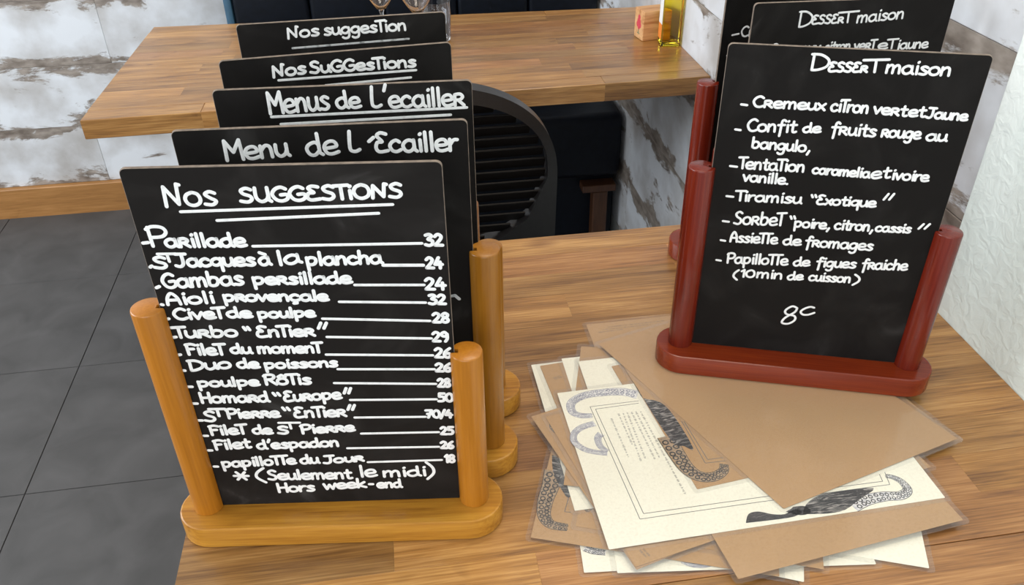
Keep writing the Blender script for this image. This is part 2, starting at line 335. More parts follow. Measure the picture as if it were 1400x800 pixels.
# ================================================================ tables of glued staves
def butcher(name, label, FL, FR, BL, BR, rows, seed, tone):
    """table top of glued wooden staves between four corner points (x, y), top at z = 0.75"""
    g = random.Random(seed)
    cx = (FL[0] + FR[0] + BL[0] + BR[0]) / 4; cy = (FL[1] + FR[1] + BL[1] + BR[1]) / 4
    t = empty(name, label, 'table', (cx, cy, 0))
    def P(u, v):
        a = (FL[0] + (FR[0] - FL[0]) * u, FL[1] + (FR[1] - FL[1]) * u); b = (BL[0] + (BR[0] - BL[0]) * u, BL[1] + (BR[1] - BL[1]) * u)
        return (a[0] + (b[0] - a[0]) * v - cx, a[1] + (b[1] - a[1]) * v - cy)
    W = math.dist(FL, FR)
    for r in range(rows):
        u = 0.0; first = True
        while u < 1:
            ln = g.uniform(0.16, 0.46) / W * (g.uniform(0.3, 1) if first else 1)
            u2 = u + ln
            if 1 - u2 < 0.09: u2 = 1.0
            first = False
            v0, v1 = r / rows, (r + 1) / rows; e = 0.00003
            q = [P(u, v0), P(u2, v0), P(u2, v1), P(u, v1)]
            c = [sum(k[0] for k in q) / 4, sum(k[1] for k in q) / 4]
            dz = g.uniform(-0.00006, 0.0); bv = 0.0012
            q = [(k[0] - c[0] - math.copysign(e, k[0] - c[0]), k[1] - c[1] - math.copysign(e, k[1] - c[1])) for k in q]
            def ring(ins, z, q=q): return [(k[0] - math.copysign(ins, k[0]), k[1] - math.copysign(ins, k[1]), z) for k in q]
            # only outer edges are rounded; glue joints stay tight
            ins = bv if (r in (0, rows - 1)) else 0.00008
            me = loft('stave', [ring(ins, 0.714), ring(0, 0.714 + bv), ring(0, 0.75 + dz - ins), ring(ins, 0.75 + dz)])
            o = link('stave', me, M['stave'], t, (c[0], c[1], 0))
            k = g.choice([0.8, 0.88, 0.95, 1.0, 1.03, 1.1, 1.2]) * tone; h = g.uniform(-0.03, 0.06)
            pk = g.choice((0, 0, 0, 0.07)); o.color = (min(1.6, k * (1 + h * 0.5)), k * (1 - pk), k * (1 - h * 1.2 + pk * 0.3), 1)
            u = u2
    link('pedestal', lathe('pedestal', [(0.03, 0.012), (0.03, 0.708)], 24), M['steel'], t, smooth=False)
    link('base_plate', box_me('base_plate', -0.2, 0.2, -0.17, 0.17, 0.0, 0.012, 0.003), M['steel'], t)
    link('top_bracket', box_me('top_bracket', -0.16, 0.16, -0.16, 0.16, 0.708, 0.7138, 0.001), M['steel'], t)
    return t
butcher('wooden_table', 'nearer wooden butcher block table carrying the menu stands and laminated menus', (-0.213, 0.362), (0.604, 0.362), (-0.208, 0.965), (0.604, 0.965), 13, 3, 1.0)
butcher('wooden_table', 'farther empty wooden table by the dark bench with glasses and oil bottle', (-0.545, 1.495), (0.611, 1.507), (-0.522, 2.037), (0.611, 1.985), 12, 11, 1.04)

# ================================================================ bench against the far wall
M['blue_edge'] = plain('blue_edging', (0.03, 0.085, 0.14), 0.5, 0.1, 60)
bench = empty('bench', 'dark navy padded bench with channelled backrest behind the farther table', 'bench', (0.1, 2.3, 0))
X0, X1 = -0.40 - 0.1, 0.604 - 0.1
link('backrest_frame', box_me('backrest_frame', X0, X1, 0.12, 0.30, 0.02, 0.93, 0.01, 2), M['navy'], bench)
for k in range(5):
    a = X0 + (X1 - X0) * k / 5; b_ = X0 + (X1 - X0) * (k + 1) / 5
    autosmooth(link('back_panel', box_me('back_panel', a + 0.001, b_ - 0.001, 0.085, 0.119, 0.46, 0.94, 0.012, 3), M['navy'], bench))
autosmooth(link('side_edging', box_me('side_edging', X0 - 0.022, X0 - 0.001, 0.088, 0.30, 0.02, 0.94, 0.006, 2), M['blue_edge'], bench))
autosmooth(link('seat_cushion', box_me('seat_cushion', X0, X1, -0.25, 0.119, 0.27, 0.455, 0.02, 3), M['navy'], bench))
link('seat_box', box_me('seat_box', X0, X1 - 0.004, -0.20, 0.119, 0.0, 0.269, 0.004), M['navy'], bench)
link('rail', box_me('rail', 0.40, 0.495, -0.245, -0.201, 0.222, 0.243, 0.002), M['footwood'], bench)
link('leg', box_me('leg', 0.432, 0.474, -0.240, -0.203, 0.0, 0.221, 0.003), M['footwood'], bench)

# ================================================================ chair
def chair():
    t = empty('dining_chair', 'dark plastic chair with rounded louvred back between the two tables', 'chair', (0.035, 1.165, 0))
    w = 0.207; zt = 0.892; zc = 0.735; nb = 48
    def outer(a):   # a from 0 (right, zc) over top to pi
        c, s = math.cos(a), math.sin(a); e = 2 / 2.35
        return (w * math.copysign(abs(c) ** e, c), zc + (zt - zc) * abs(s) ** e)
    iw, izt, izb, izc = 0.192, 0.869, 0.615, 0.745
    out = [outer(math.pi * i / nb) for i in range(nb + 1)]
    zb = 0.47
    out = [(w * 0.97, zb)] + [(w * 0.985, 0.6)] + out + [(-w * 0.985, 0.6), (-w * 0.97, zb)]
    inn = []
    n = len(out)
    for (x, z) in out:   # matched inner ring by angle around the opening centre
        a = math.atan2((z - izc) / 0.13, x / iw)
        if z < izc:
            a = math.atan2(z - izc, x)
            a = max(-math.pi / 2, a) if x > 0 else a
        c, s = math.cos(a), math.sin(a)
        hz = (izt - izc) if s > 0 else (izc - izb)
        e = 2 / (2.35 if s > 0 else 2.25)
        inn.append((iw * math.copysign(abs(c) ** e, c), izc + hz * math.copysign(abs(s) ** e, s)))
    # add bottom points to close the ring
    ex = 9
    for k in range(1, ex):
        u = k / ex; x = -w * 0.97 + 2 * w * 0.97 * u; out.append((x, zb))
        a = math.atan2(zb - izc, x); c, s = math.cos(a), math.sin(a); e = 2 / (2.35 if s > 0 else 2.25)
        inn.append((iw * math.copysign(abs(c) ** e, c), izc - (izc - izb) * abs(s) ** e))
    vs = []; fs = []; n = len(out)
    for lst, y in ((out, 0.0), (out, 0.03), (inn, 0.03), (inn, 0.0)):
        vs += [(x, y, z) for x, z in lst]
    for k in range(4):
        k2 = (k + 1) % 4
        for i in range(n):
            j = (i + 1) % n; fs.append((k * n + i, k2 * n + i, k2 * n + j, k * n + j))
    me = pymesh('back_frame', vs, fs); bm = bmesh.new(); bm.from_mesh(me)
    bmesh.ops.recalc_face_normals(bm, faces=bm.faces[:]); bm.to_mesh(me); bm.free()
    autosmooth(link('back_frame', me, M['chair_rim'], t), 40)
    z = izb + 0.012
    while z < izt - 0.006:
        hz = (izt - izc) if z > izc else (izc - izb); s = min(1, abs(z - izc) / hz); hx = iw * (1 - s ** 2.25) ** (1 / 2.25) - 0.002
        if hx > 0.02:
            link('slat', box_me('slat', -hx, hx, -0.010, 0.010, -0.0016, 0.0016, 0.0006), M['chair'], t, (0, 0.014, z), (math.radians(-60), 0, 0))
        z += 0.0186
    autosmooth(link('seat', box_me('seat', -0.21, 0.21, 0.0, 0.32, 0.43, 0.469, 0.015, 3), M['chair'], t))
    for sx in (-1, 1):
        for y in (0.03, 0.28):
            r = [(-.014, -.014), (.014, -.014), (.014, .014), (-.014, .014)]
            me = loft('leg', [[(sx * 0.20 + a * 0.8, y + (0.02 if y > .2 else -0.02) + b * 0.8, 0.0) for a, b in r], [(sx * 0.185 + a * 1.2, y + b * 1.2, 0.429) for a, b in r]])
            link('leg', me, M['chair'], t)
chair()

# text and print layout, in millimetres on each board / table
TX1 = [[('Nos',-80.3,289.6,-46.4,290.3,16.2),('SUGGESTiONS',-30.2,291.6,76.6,292.6,11.3)],
[('-',-71.6,285.5,69.8,287.2),('-',-48.9,278.2,59.8,280.8)],
[('-',-106.3,262.0,-98.8,262.4),('P',-98.0,259.4,-85.7,259.1,15.4),('a&illade',-87.3,258.5,-33.7,257.6,11.5),('-',-28.8,257.4,87.1,256.4),('32',89.5,254.6,101.1,254.3,9.9)],
[('-',-106.9,242.5,-101.1,243.5),('S',-99.5,241.6,-90.5,241.4,10.1),('T',-92.2,246.8,-85.2,246.6,7.1),('Jacques',-85.2,242.4,-30.1,242.0,11.3),('à',-26.6,241.9,-19.4,242.3,11.3),('la',-13.9,241.5,1.6,243.4,12.5),('plancha',5.8,240.9,57.9,241.2,11.4),('-',58.7,239.3,86.8,238.5),('24',88.7,236.0,100.0,235.6,9.7)],
[('-',-106.7,225.2,-100.2,226.3),('Gambas',-97.0,224.9,-41.2,226.3,12.9),('pe&sillade',-34.0,226.1,34.5,225.2,10.4),('-',36.9,223.3,86.2,221.8),('24',86.9,217.9,101.0,217.5,10.6)],
[('-',-106.7,210.7,-101.5,210.5),('Aioli',-97.9,210.4,-64.9,211.3,10.7),('p&ovençale',-57.4,212.3,16.0,210.6,9.5),('-',24.2,209.1,86.1,206.4),('32',88.7,205.1,100.3,204.7,9.0)],
[('-',-104.2,197.6,-100.3,198.1),('CiveT',-95.8,197.3,-61.0,197.5,10.3),('de',-57.7,198.0,-40.9,197.5,9.7),('poulpe',-35.7,196.7,4.5,196.7,9.1),('-',10.1,194.5,88.2,189.9),('28',90.3,188.5,102.1,188.1,9.3)],
[('-',-103.4,180.9,-99.0,181.4),('Tu&bo',-98.6,180.7,-54.2,180.6,10.7),('"',-49.0,179.7,-44.7,179.6,10.0),('EnTie&',-39.4,179.4,2.1,179.3,10.7),('"',5.9,179.9,11.8,179.7,10.1),('-',11.0,177.7,88.2,173.7),('29',89.1,170.9,100.6,170.5,9.6)],
[('-',-103.6,164.4,-99.6,164.9),('FileT',-94.2,164.7,-67.3,163.8,11.0),('du',-61.6,165.0,-47.0,164.5,9.6),('momenT',-41.6,164.3,4.7,163.4,10.3),('-',8.2,161.1,88.2,157.6),('26',89.8,155.5,101.9,155.0,9.8)],
[('-',-102.7,149.5,-99.9,149.4),('Duo',-96.1,149.2,-64.9,151.0,10.6),('de',-59.5,150.8,-44.1,150.2,9.9),('poissons',-39.3,149.3,14.9,149.5,9.2),('-',15.1,146.7,88.5,144.0),('26',89.5,141.8,101.2,141.4,8.6)],
[('-',-101.9,133.4,-98.1,133.3),('poulpe',-93.1,133.1,-47.3,132.9,9.4),('RôTis',-42.1,133.4,-7.4,132.9,10.9),('-',10.6,133.0,88.7,129.3),('28',90.2,126.3,99.8,126.0,8.9)],
[('-',-101.3,116.2,-98.0,116.1),('Homa&d',-94.4,116.7,-42.3,116.2,11.2),('"',-38.5,115.3,-33.4,115.1,10.5),('Eu&ope',-29.9,115.7,13.6,117.1,11.2),('"',16.9,116.2,22.0,116.1,10.5),('-',20.8,115.3,88.2,113.5),('50',89.8,111.2,100.7,110.8,9.1)],
[('-',-101.3,98.4,-97.9,98.3),('S',-95.7,97.4,-87.2,97.1,11.6),('T',-87.8,102.6,-80.9,102.3,8.4),('Pie&&e',-77.4,99.8,-37.1,99.8,10.8),('"',-33.7,99.7,-28.5,99.5,10.8),('EnTie&',-24.6,98.6,15.3,98.6,11.6),('"',17.7,99.3,22.9,99.1,10.0),('-',22.1,96.7,78.3,95.3),('70/4',78.9,94.5,99.3,93.7,8.6)],
[('-',-100.3,81.7,-97.4,81.6),('FileT',-94.4,82.3,-66.8,82.8,11.1),('de',-60.4,82.5,-45.9,81.9,10.3),('S',-40.7,81.7,-32.6,81.4,8.7),('T',-35.1,87.1,-25.9,86.7,7.1),('Pie&&e',-22.1,81.0,19.8,82.5,10.3),('-',25.3,79.1,87.8,78.2),('25',89.4,75.7,99.5,75.3,8.9)],
[('-',-100.3,65.4,-97.4,65.3),('Filet',-94.3,66.0,-66.2,67.3,11.4),("d'espadon",-60.0,65.4,5.4,66.0,10.6),('-',12.2,63.2,86.8,61.8),('26',88.5,60.1,98.7,59.6,8.3)],
[('-',-99.5,46.9,-96.5,46.7),('papilloTTe',-92.5,45.7,-32.6,47.4,10.9),('du',-27.8,47.2,-13.3,47.5,10.9),('Jou&',-9.8,46.5,23.6,48.4,9.3),('-',27.1,46.6,88.3,46.6),('18',91.2,43.9,99.1,43.5,9.3)],
[('*',-85.4,29.8,-73.9,29.3,12.1),('(',-68.0,28.2,-60.7,27.9,14.7),('Seulement',-57.4,29.5,11.0,28.2,12.1),('le',19.1,29.6,32.0,30.0,13.0),('midi',38.6,28.8,73.7,29.0,12.1),(')',74.1,26.4,80.3,26.1,17.3)],
[('Hors',-52.0,14.1,-21.7,14.6,11.5),('week',-12.8,16.0,22.0,17.1,11.5),('-',25.5,20.5,28.5,20.4),('end',32.4,15.8,52.3,15.8,10.6)]]
TX2 = [[('Menu',-70.0,293.7,-25.4,295.7,15.2),('de',-11.9,295.1,9.7,295.8,16.4),('L',18.2,296.6,25.6,296.9,15.8),("'",30.8,296.6,36.1,296.4,11.4),('Ecailler',37.6,295.7,96.0,294.2,14.8)],
[('-',84.9,165.3,87.9,165.9),('-',87.9,165.9,91.3,162.0)]]
TX3 = [[('Menus',-60.0,296.7,-13.1,298.9,17.5),('de',-6.7,299.3,11.3,299.1,13.9),('L',20.5,298.7,28.1,299.0,17.0),("'",30.5,299.5,32.8,299.4,17.0),('ecaille&',35.0,298.0,94.3,297.3,15.2)],
[('-',-59.3,294.2,96.5,295.3),('-',-52.9,287.7,83.2,289.6)]]
TX4 = [[('Nos',-56.8,300.0,-29.2,301.4,11.5),('SuGGesTions',-24.9,301.0,66.4,298.9,10.9)],
[('-',-53.0,297.0,66.8,295.5),('-',-14.0,288.8,61.7,289.2)]]
TX5 = [[('Nos',-53.3,301.8,-24.0,303.4,11.8),('suggesTion',-18.5,303.0,59.9,302.8,11.9)],
[('-',-50.6,292.4,62.0,294.0)]]
TR1 = [[('D',-35.4,298.5,-21.2,298.6,13.7),('ESSE&',-19.9,298.0,10.4,299.1,8.7),('T',10.4,299.1,21.3,299.7,11.7),('maison',25.5,299.3,75.3,299.5,12.3)],
[('-',-86.8,264.8,-81.8,264.4),('C&emeux',-76.6,263.4,-17.0,263.8,10.6),('ciTron',-11.5,263.5,18.6,263.4,11.8),('ve&t',23.4,263.7,49.7,262.7,10.4),('et',52.1,262.9,64.4,263.0,10.3),('Jaune',65.7,262.4,98.5,261.9,9.7)],
[('-',-88.7,241.3,-84.2,240.9),('Confit',-78.4,240.6,-37.7,242.0,12.3),('de',-31.0,242.5,-16.9,243.4,9.5),('f&uits',-7.5,242.7,29.2,242.5,12.1),('&ouge',34.6,242.9,65.8,243.0,11.4),('au',71.4,242.0,87.3,242.5,10.6)],
[('bangulo,',-72.3,224.8,-22.1,224.2,11.2)],
[('-',-88.5,205.5,-82.5,205.2),('TentaTion',-79.8,204.0,-23.7,204.6,12.3),('caramelia',-15.9,203.8,32.8,203.3,10.0),('et',34.8,202.7,49.3,204.6,12.0),('ivoire',52.1,203.4,82.2,203.6,10.6)],
[('vanille.',-75.4,191.6,-35.5,191.1,11.0)],
[('-',-87.8,174.7,-81.7,174.4),('Tiramisu',-77.9,170.9,-20.7,172.7,11.4),('"',-13.0,173.4,-8.5,173.8,9.7),('Exotique',-6.4,173.2,44.1,174.6,10.4),('"',50.2,175.8,57.0,176.4,11.7)],
[('-',-87.8,148.0,-82.3,147.7),('So&beT',-77.3,145.8,-33.1,148.2,13.3),('"',-27.8,148.7,-23.2,149.2,10.9),('poire,',-22.3,147.7,9.4,148.2,10.9),('citron,',13.9,148.6,47.6,149.5,11.5),('cassis',50.2,149.7,80.1,150.9,9.9),('"',86.7,150.0,94.2,150.7,9.8)],
[('-',-87.2,127.0,-83.0,126.5),('AssieTTe',-78.1,126.2,-35.2,127.9,12.1),('de',-29.1,127.7,-13.6,128.4,11.2),('f&omages',-8.9,128.0,51.4,129.1,11.9)],
[('-',-88.6,104.2,-84.3,103.8),('PapilloTTe',-78.5,101.9,-21.9,105.2,12.5),('de',-15.7,105.0,-1.6,106.4,10.7),('figues',5.2,106.3,40.6,108.3,11.4),('f&aiche',46.6,108.1,86.5,110.7,12.1)],
[('(',-70.5,83.8,-66.3,84.2,11.1),('10',-63.1,87.2,-50.5,87.7,9.3),('min',-47.7,88.0,-24.1,88.8,11.0),('de',-18.5,88.5,-4.9,90.0,10.1),('cuisson',1.4,89.8,39.3,91.4,10.9),(')',41.7,89.9,47.0,90.5,11.6)],
[('8',-16.5,33.3,-1.6,38.8,21.5),('c',0.5,47.3,13.3,50.7,15.9)]]
TR2 = [[('D',-56.4,292.7,-42.7,292.9,15.5),('ESSE&',-41.6,295.1,-9.4,295.4,9.6),('T',-11.0,295.4,0.5,295.7,11.8),('maison',5.3,294.8,53.4,297.5,12.6)],
[('C&emeux',-80.3,266.5,-28.3,266.7,10.7),('citron',-22.7,266.5,3.8,267.0,10.8),('ve&T',8.5,266.8,30.5,266.7,10.8),('eT',34.5,266.5,51.9,266.6,10.8),('jaune',53.7,265.7,87.7,265.9,10.8)]]
TR3 = [[('-',-91.8,260.1,-83.9,261.0),('C&emeux',-80.6,257.5,-19.3,255.2,12.4)],
[('-',-94.7,237.2,-89.4,237.5)]]
ART={
'W1_frame' : [[(215.9,614.9),(165.5,614.4),(175.5,467.9),(285.1,469.3),(406.3,469.6),(409.5,484.3)],[(214.9,611.5),(170.1,610.1),(180.2,473.2),(287.1,474.3),(402.0,474.2),(403.5,482.7)]] ,
'W1_tent' : [[(217.1,623.9),(202.9,631.1),(183.5,633.2),(163.3,631.8),(148.7,623.3),(146.5,610.5),(153.4,603.5),(164.2,601.6)],[(164.6,590.2),(150.8,586.8),(141.6,579.0),(140.1,567.9),(147.6,557.0),(158.8,551.1),(166.9,548.5)],[(167.5,575.4),(162.8,569.6),(162.6,559.3),(166.9,551.6)],[(361.5,451.6),(377.1,456.2),(394.5,457.5),(408.9,456.1),(418.3,460.8),(418.6,470.4),(413.8,477.0),(408.0,479.7)],[(200.2,425.5),(207.1,420.2),(216.3,418.1),(224.3,419.3),(230.3,422.0)]] ,
'W1_head' : [[(263.3,449.0),(269.2,457.9),(278.6,459.3),(289.5,454.5),(300.1,452.8),(309.9,456.6),(316.4,453.1),(306.4,448.8),(287.0,448.4)]] ,
'W1_eye' : [[(301.9, 455.1), (308.9, 458.1), (311.1, 459.3), (321.1, 458.3), (323.1, 451.3), (313.1, 449.3)]] ,
'W1_body' : [[(315.1,450.3),(322.9,460.1),(336.1,467.2),(350.6,469.6),(390.2,468.3),(371.3,457.8),(353.6,448.9),(336.5,447.4)]] ,
'W1_text' : [[(182.3,594.1),(185.2,538.3)],[(190.9,599.6),(193.0,554.2)],[(195.7,599.5),(195.2,533.6)],[(199.9,599.8),(200.0,534.3)],[(204.3,599.8),(208.6,532.8)],[(208.7,599.8),(213.4,533.6)],[(213.3,599.0),(223.0,486.6)]] ,
'K2_frame' : [[(248.7,578.8),(252.6,521.2),(272.0,521.0)],[(251.0,578.4),(256.3,525.1),(271.4,525.4)]] ,
'K2_dark' : [[(209.1,672.5),(212.8,663.9),(216.1,647.7),(212.4,636.9),(220.0,630.0),(218.9,617.3),(236.3,608.9),(243.9,586.4),(248.0,541.1),(240.2,545.6),(232.3,550.1),(226.8,574.0),(219.7,602.8),(216.2,625.1),(210.7,637.2)]] ,
'K2_tent' : [[(226.3,560.8),(228.5,538.1),(233.7,518.9),(241.0,507.3),(253.2,503.8),(265.3,509.1),(269.1,517.5)]] ,
'K5_dark' : [[(116.4,560.3),(122.2,553.8),(130.6,523.1),(121.1,505.7),(115.7,521.7),(113.5,540.4)]] ,
'K5_frame' : [[(126.7,518.6),(114.3,490.9),(119.6,489.3)]] ,
'K5_tent' : [[(114.5,540.2),(108.2,523.0),(100.3,506.6),(96.0,490.4),(99.8,479.2),(113.4,473.4)]] ,
'K4_tent' : [[(126.9,604.0),(123.9,594.0),(127.4,585.4)]] ,
'K6_tent' : [[(135.8,502.8),(133.2,495.8),(136.2,488.1)]] ,
'W2_tent' : [[(123.3,451.6),(129.5,446.9),(139.4,443.5)]] ,
}

# ================================================================ stroke handwriting
GL = {
'a': (7, "5,5 3,6 1,5 0,3 1,0.5 3,0 5,2 5,6;/5,6 5.3,1 6.4,0"), 'b': (6.6, "/0.5,10 0.5,0.8;0.5,4 2,6 4.5,5.5 5.2,3 4,0.5 2,0 0.5,0.8"),
'c': (6, "4.5,5 3,6 1,5 0,3 1,0.6 3,0 5,1"), 'd': (7, "5,4.5 3.5,6 1,5 0,3 1,0.5 3,0 5,2;/4.7,10 5,1 6.2,0"),
'e': (6.2, "0.3,2.8 4.8,3.4 4.3,5.6 2.5,6 0.7,5 0,3 1,0.5 3,0 5.6,0.8"), 'f': (5.6, "5,9 3.8,10 2.6,9 2.3,5 2.2,0 2,-3.5;/0.3,5.6 4.6,5.9"),
'g': (6.6, "5,5 3,6 1,5 0,3 1,1 3,0.6 5,2.5;5,5.6 5,0 4.3,-3.2 2,-4 0.5,-3"), 'h': (6.4, "/0.5,10 0.5,0;0.5,3.5 2.5,6 4.5,5 4.8,0"),
'i': (2.6, "/1,6 1.2,0;/1,8.8 1.3,9.2"), 'j': (4, "2.5,6 2.5,-1 1.5,-3.5 0,-3;/2.5,8.6 2.8,9"), 'k': (6, "/0.5,10 0.5,0;/4.5,6 0.7,2.5 5.2,0"),
'l': (2.8, "/0.8,10 1,0"), 'm': (9, "/0.3,6 0.3,0;0.3,3.5 2,6 3.6,5 3.7,0;3.7,3.5 5.4,6 7,5 7.4,0"), 'n': (6.2, "/0.3,6 0.3,0;0.3,3.5 2.3,6 4.2,5 4.6,0"),
'o': (6.6, "2.8,6 0.8,5 0,3 0.8,0.8 2.8,0 4.8,1 5.4,3 4.6,5.2 2.8,6"), 'p': (6.8, "/0.4,6 0.8,-4;0.5,4.4 2.2,6 4.7,5.4 5.2,3 4,0.8 2,0.3 0.7,1.2"),
'q': (6.6, "5,5 3,6 1,5 0,3 1,1 3,0.6 5,2.5;/5,6 5.4,-4"), 'r': (4.6, "/0.3,6 0.3,0;0.3,3 2,5.6 3.8,5.8"), 's': (5.4, "4.3,5.2 2.5,6 0.8,4.9 2.3,3.2 4.3,1.6 2.8,0 0.2,0.4"),
't': (4.8, "2,9 2,1.2 3.2,0 4.4,0.5;/0.2,6 4.2,6.2"), 'u': (6.2, "0.3,6 0.3,2 1.8,0 3.8,1 4.6,3;/4.6,6 4.7,1 5.6,0"), 'v': (5.6, "/0,6 2.2,0 4.6,6"),
'w': (8, "/0,6 1.6,0 3.4,5 5.2,0 7,6"), 'x': (5.4, "/0,6 4.5,0;/4.5,6 0,0"), '&': (6, "/0.3,0 0.3,6;0.3,6 3,6.3 4.4,4.8 3,3.2 0.5,3;/2,3 5,0"),
'T': (4.6, "/-1.4,9.6 5,10;/1.8,9.8 2,0"), 'A': (6.8, "0,0 0.5,6 2.5,10 4.8,6 5.6,0;/0.5,4 5.2,4"), 'C': (7, "6,8.6 4,10 1.5,8.6 0,5 1.5,1 4,0 6.4,1.2"),
'D': (7.6, "/0.8,10 0.8,0;0,9.8 3.5,9.6 6.5,6.5 6,2.5 3,0.3 0.8,0"), 'E': (6.4, "5,9.3 2.5,10 0.8,8.4 3,5.4 0.8,5 0,2 1.5,0 5.4,0.6"),
'F': (6, "/0.5,9.5 0.8,0;0,9.2 3,10 5.6,9;/0.7,5.2 4.2,5.4"), 'G': (7.4, "6,8.6 4,10 1.5,8.6 0,5 1.5,1 4,0 6.3,1.6 6.3,4.5 3.6,4.4"),
'H': (7, "/0.4,10 0.6,0;/5.6,10 5.6,0;/0.5,5 5.6,5.2"), 'J': (7.2, "/1.6,10 7,10;4.8,10 4.8,2.5 3,0 0.6,0.8"), 'L': (6, "1,10 0.5,4 0.8,0.8 3,0 5,0.8"),
'M': (8.2, "/0.3,0 0.5,10 3.5,4 6.5,10 7,0"), 'N': (7.6, "/0.3,0 0.8,9 5,0.8 5.6,10 6.6,9.6"), 'O': (7.6, "3.3,10 1,8.4 0,5 1,1.4 3.3,0 5.8,1.6 6.6,5 5.6,8.6 3.3,10"),
'P': (6.8, "/0.6,9.6 0.8,0;0,8.6 2,10 5,9.6 6,7.3 4.5,5 1,4.5"), 'R': (7, "/0.6,9.6 0.8,0;0,8.6 2,10 5,9.6 5.6,7.5 4,5.4 1,5;/2.5,5 6.2,0"),
'S': (6.4, "5,8.8 3,10 0.8,8.4 1.6,6 4.3,4.2 4.8,1.8 3,0 0,0.8"), 'U': (7.4, "0.4,10 0.4,3 2.4,0 4.8,1.4 5.6,4;/5.6,10 5.7,1 6.6,0"),
'0': (6.6, "3,10 0.8,8 0,5 0.8,1.4 3,0 5,1.6 5.6,5 4.8,8.6 3,10"), '1': (3.6, "/0.2,7.6 2,10 2,0"), '2': (6.4, "0.4,8 2.4,10 4.6,8.4 4,5.4 0.3,0.3;/0.3,0.3 5.4,0.2"),
'3': (6.2, "0.4,9.2 2.8,10 4.4,8.2 2,5.6 4.8,4.2 4.6,1.2 2.4,0 0,0.8"), '4': (6.6, "/3,10 0.2,3.6 5.6,3.6;/4,6 4,0"), '5': (6.2, "/5,10 1,10 0.8,5.8;0.8,5.8 3.6,6 4.8,3.4 3.6,0.6 0,0.4"),
'6': (6.2, "4.4,10 1.2,6.4 0.3,3 1.4,0.4 3.6,0.2 4.8,2.4 3.4,4.6 0.8,3.6"), '7': (6.2, "/0,9.8 5,10 1.8,0;/1.2,5 4.6,5"), '8': (6.4, "4.6,8.4 2.8,10 0.8,8.4 1.4,6 4.2,4 4.6,1.4 2.6,0 0.4,1.4 1.2,4 4,6.2 4.6,8.4"),
'9': (6.2, "4.4,7.6 2.6,10 0.4,8.2 1.2,5.8 3.6,5.6 4.5,7.6;4.5,8 4.4,3 3,0"), '/': (4.4, "/0,-1 3.8,10.5"), '(': (3.6, "2.8,10.5 0.8,7 0.4,3 2.6,-1"), ')': (3.6, "0.4,10.5 2.4,7 2.6,3 0.4,-1"),
'*': (7, "/0,5 6,5;/1.2,9 4.8,1;/4.8,9 1.2,1"), '"': (4, "/0.4,10 1.2,7.2;/2.4,10 3.2,7.2"), "'": (2.6, "/1.6,10.4 0.6,7.4"), ',': (3.2, "/1.8,1 0.6,-2.6"), '.': (2.4, "/0.8,0.2 1,0.4"), ' ': (4, ""),
}
GL['”'] = (4, "/1.2,12 0,6.5;/3.2,12 2,6.5")
GL['à'] = (7, GL['a'][1] + ";/1,10 4,8.2"); GL['é'] = (6.2, GL['e'][1] + ";/2,7.8 4.2,9.8"); GL['ô'] = (6.6, GL['o'][1] + ";/0.8,7.6 2.8,9.4 4.8,7.6"); GL['ç'] = (6, GL['c'][1] + ";/3,0 3.4,-2.4 1.6,-2.8")
def catmull(pts, n=4):
    if len(pts) < 3: return pts
    out = []; P = [pts[0]] + pts + [pts[-1]]
    for i in range(1, len(P) - 2):
        a, b, c, d = P[i - 1], P[i], P[i + 1], P[i + 2]
        for k in range(n):
            t = k / n
            out.append(tuple(0.5 * (2 * b[j] + (c[j] - a[j]) * t + (2 * a[j] - 5 * b[j] + 4 * c[j] - d[j]) * t * t + (3 * b[j] - a[j] - 3 * c[j] + d[j]) * t ** 3) for j in (0, 1)))
    out.append(pts[-1]); return out
def glyph_strokes(ch):
    adv, s = GL[ch]; res = []
    for part in s.split(';'):
        if not part: continue
        st = part.startswith('/'); pts = [tuple(float(v) for v in q.split(',')) for q in part.lstrip('/').split()]
        res.append(pts if st else catmull(pts))
    return adv, res
def word_strokes(txt, x0, z0, x1, z1, h):
    strokes = []; u = 0
    for ch in txt:
        adv, st = glyph_strokes(ch)
        strokes += [[(u + p_[0], p_[1]) for p_ in s] for s in st]; u += adv
    u -= 1.1
    k = (x1 - x0) / max(u, 0.1); sl = (z1 - z0) / max(u, 0.1)
    return [[(x0 + a * k, z0 + a * sl + b * h / 10) for a, b in s] for s in strokes]
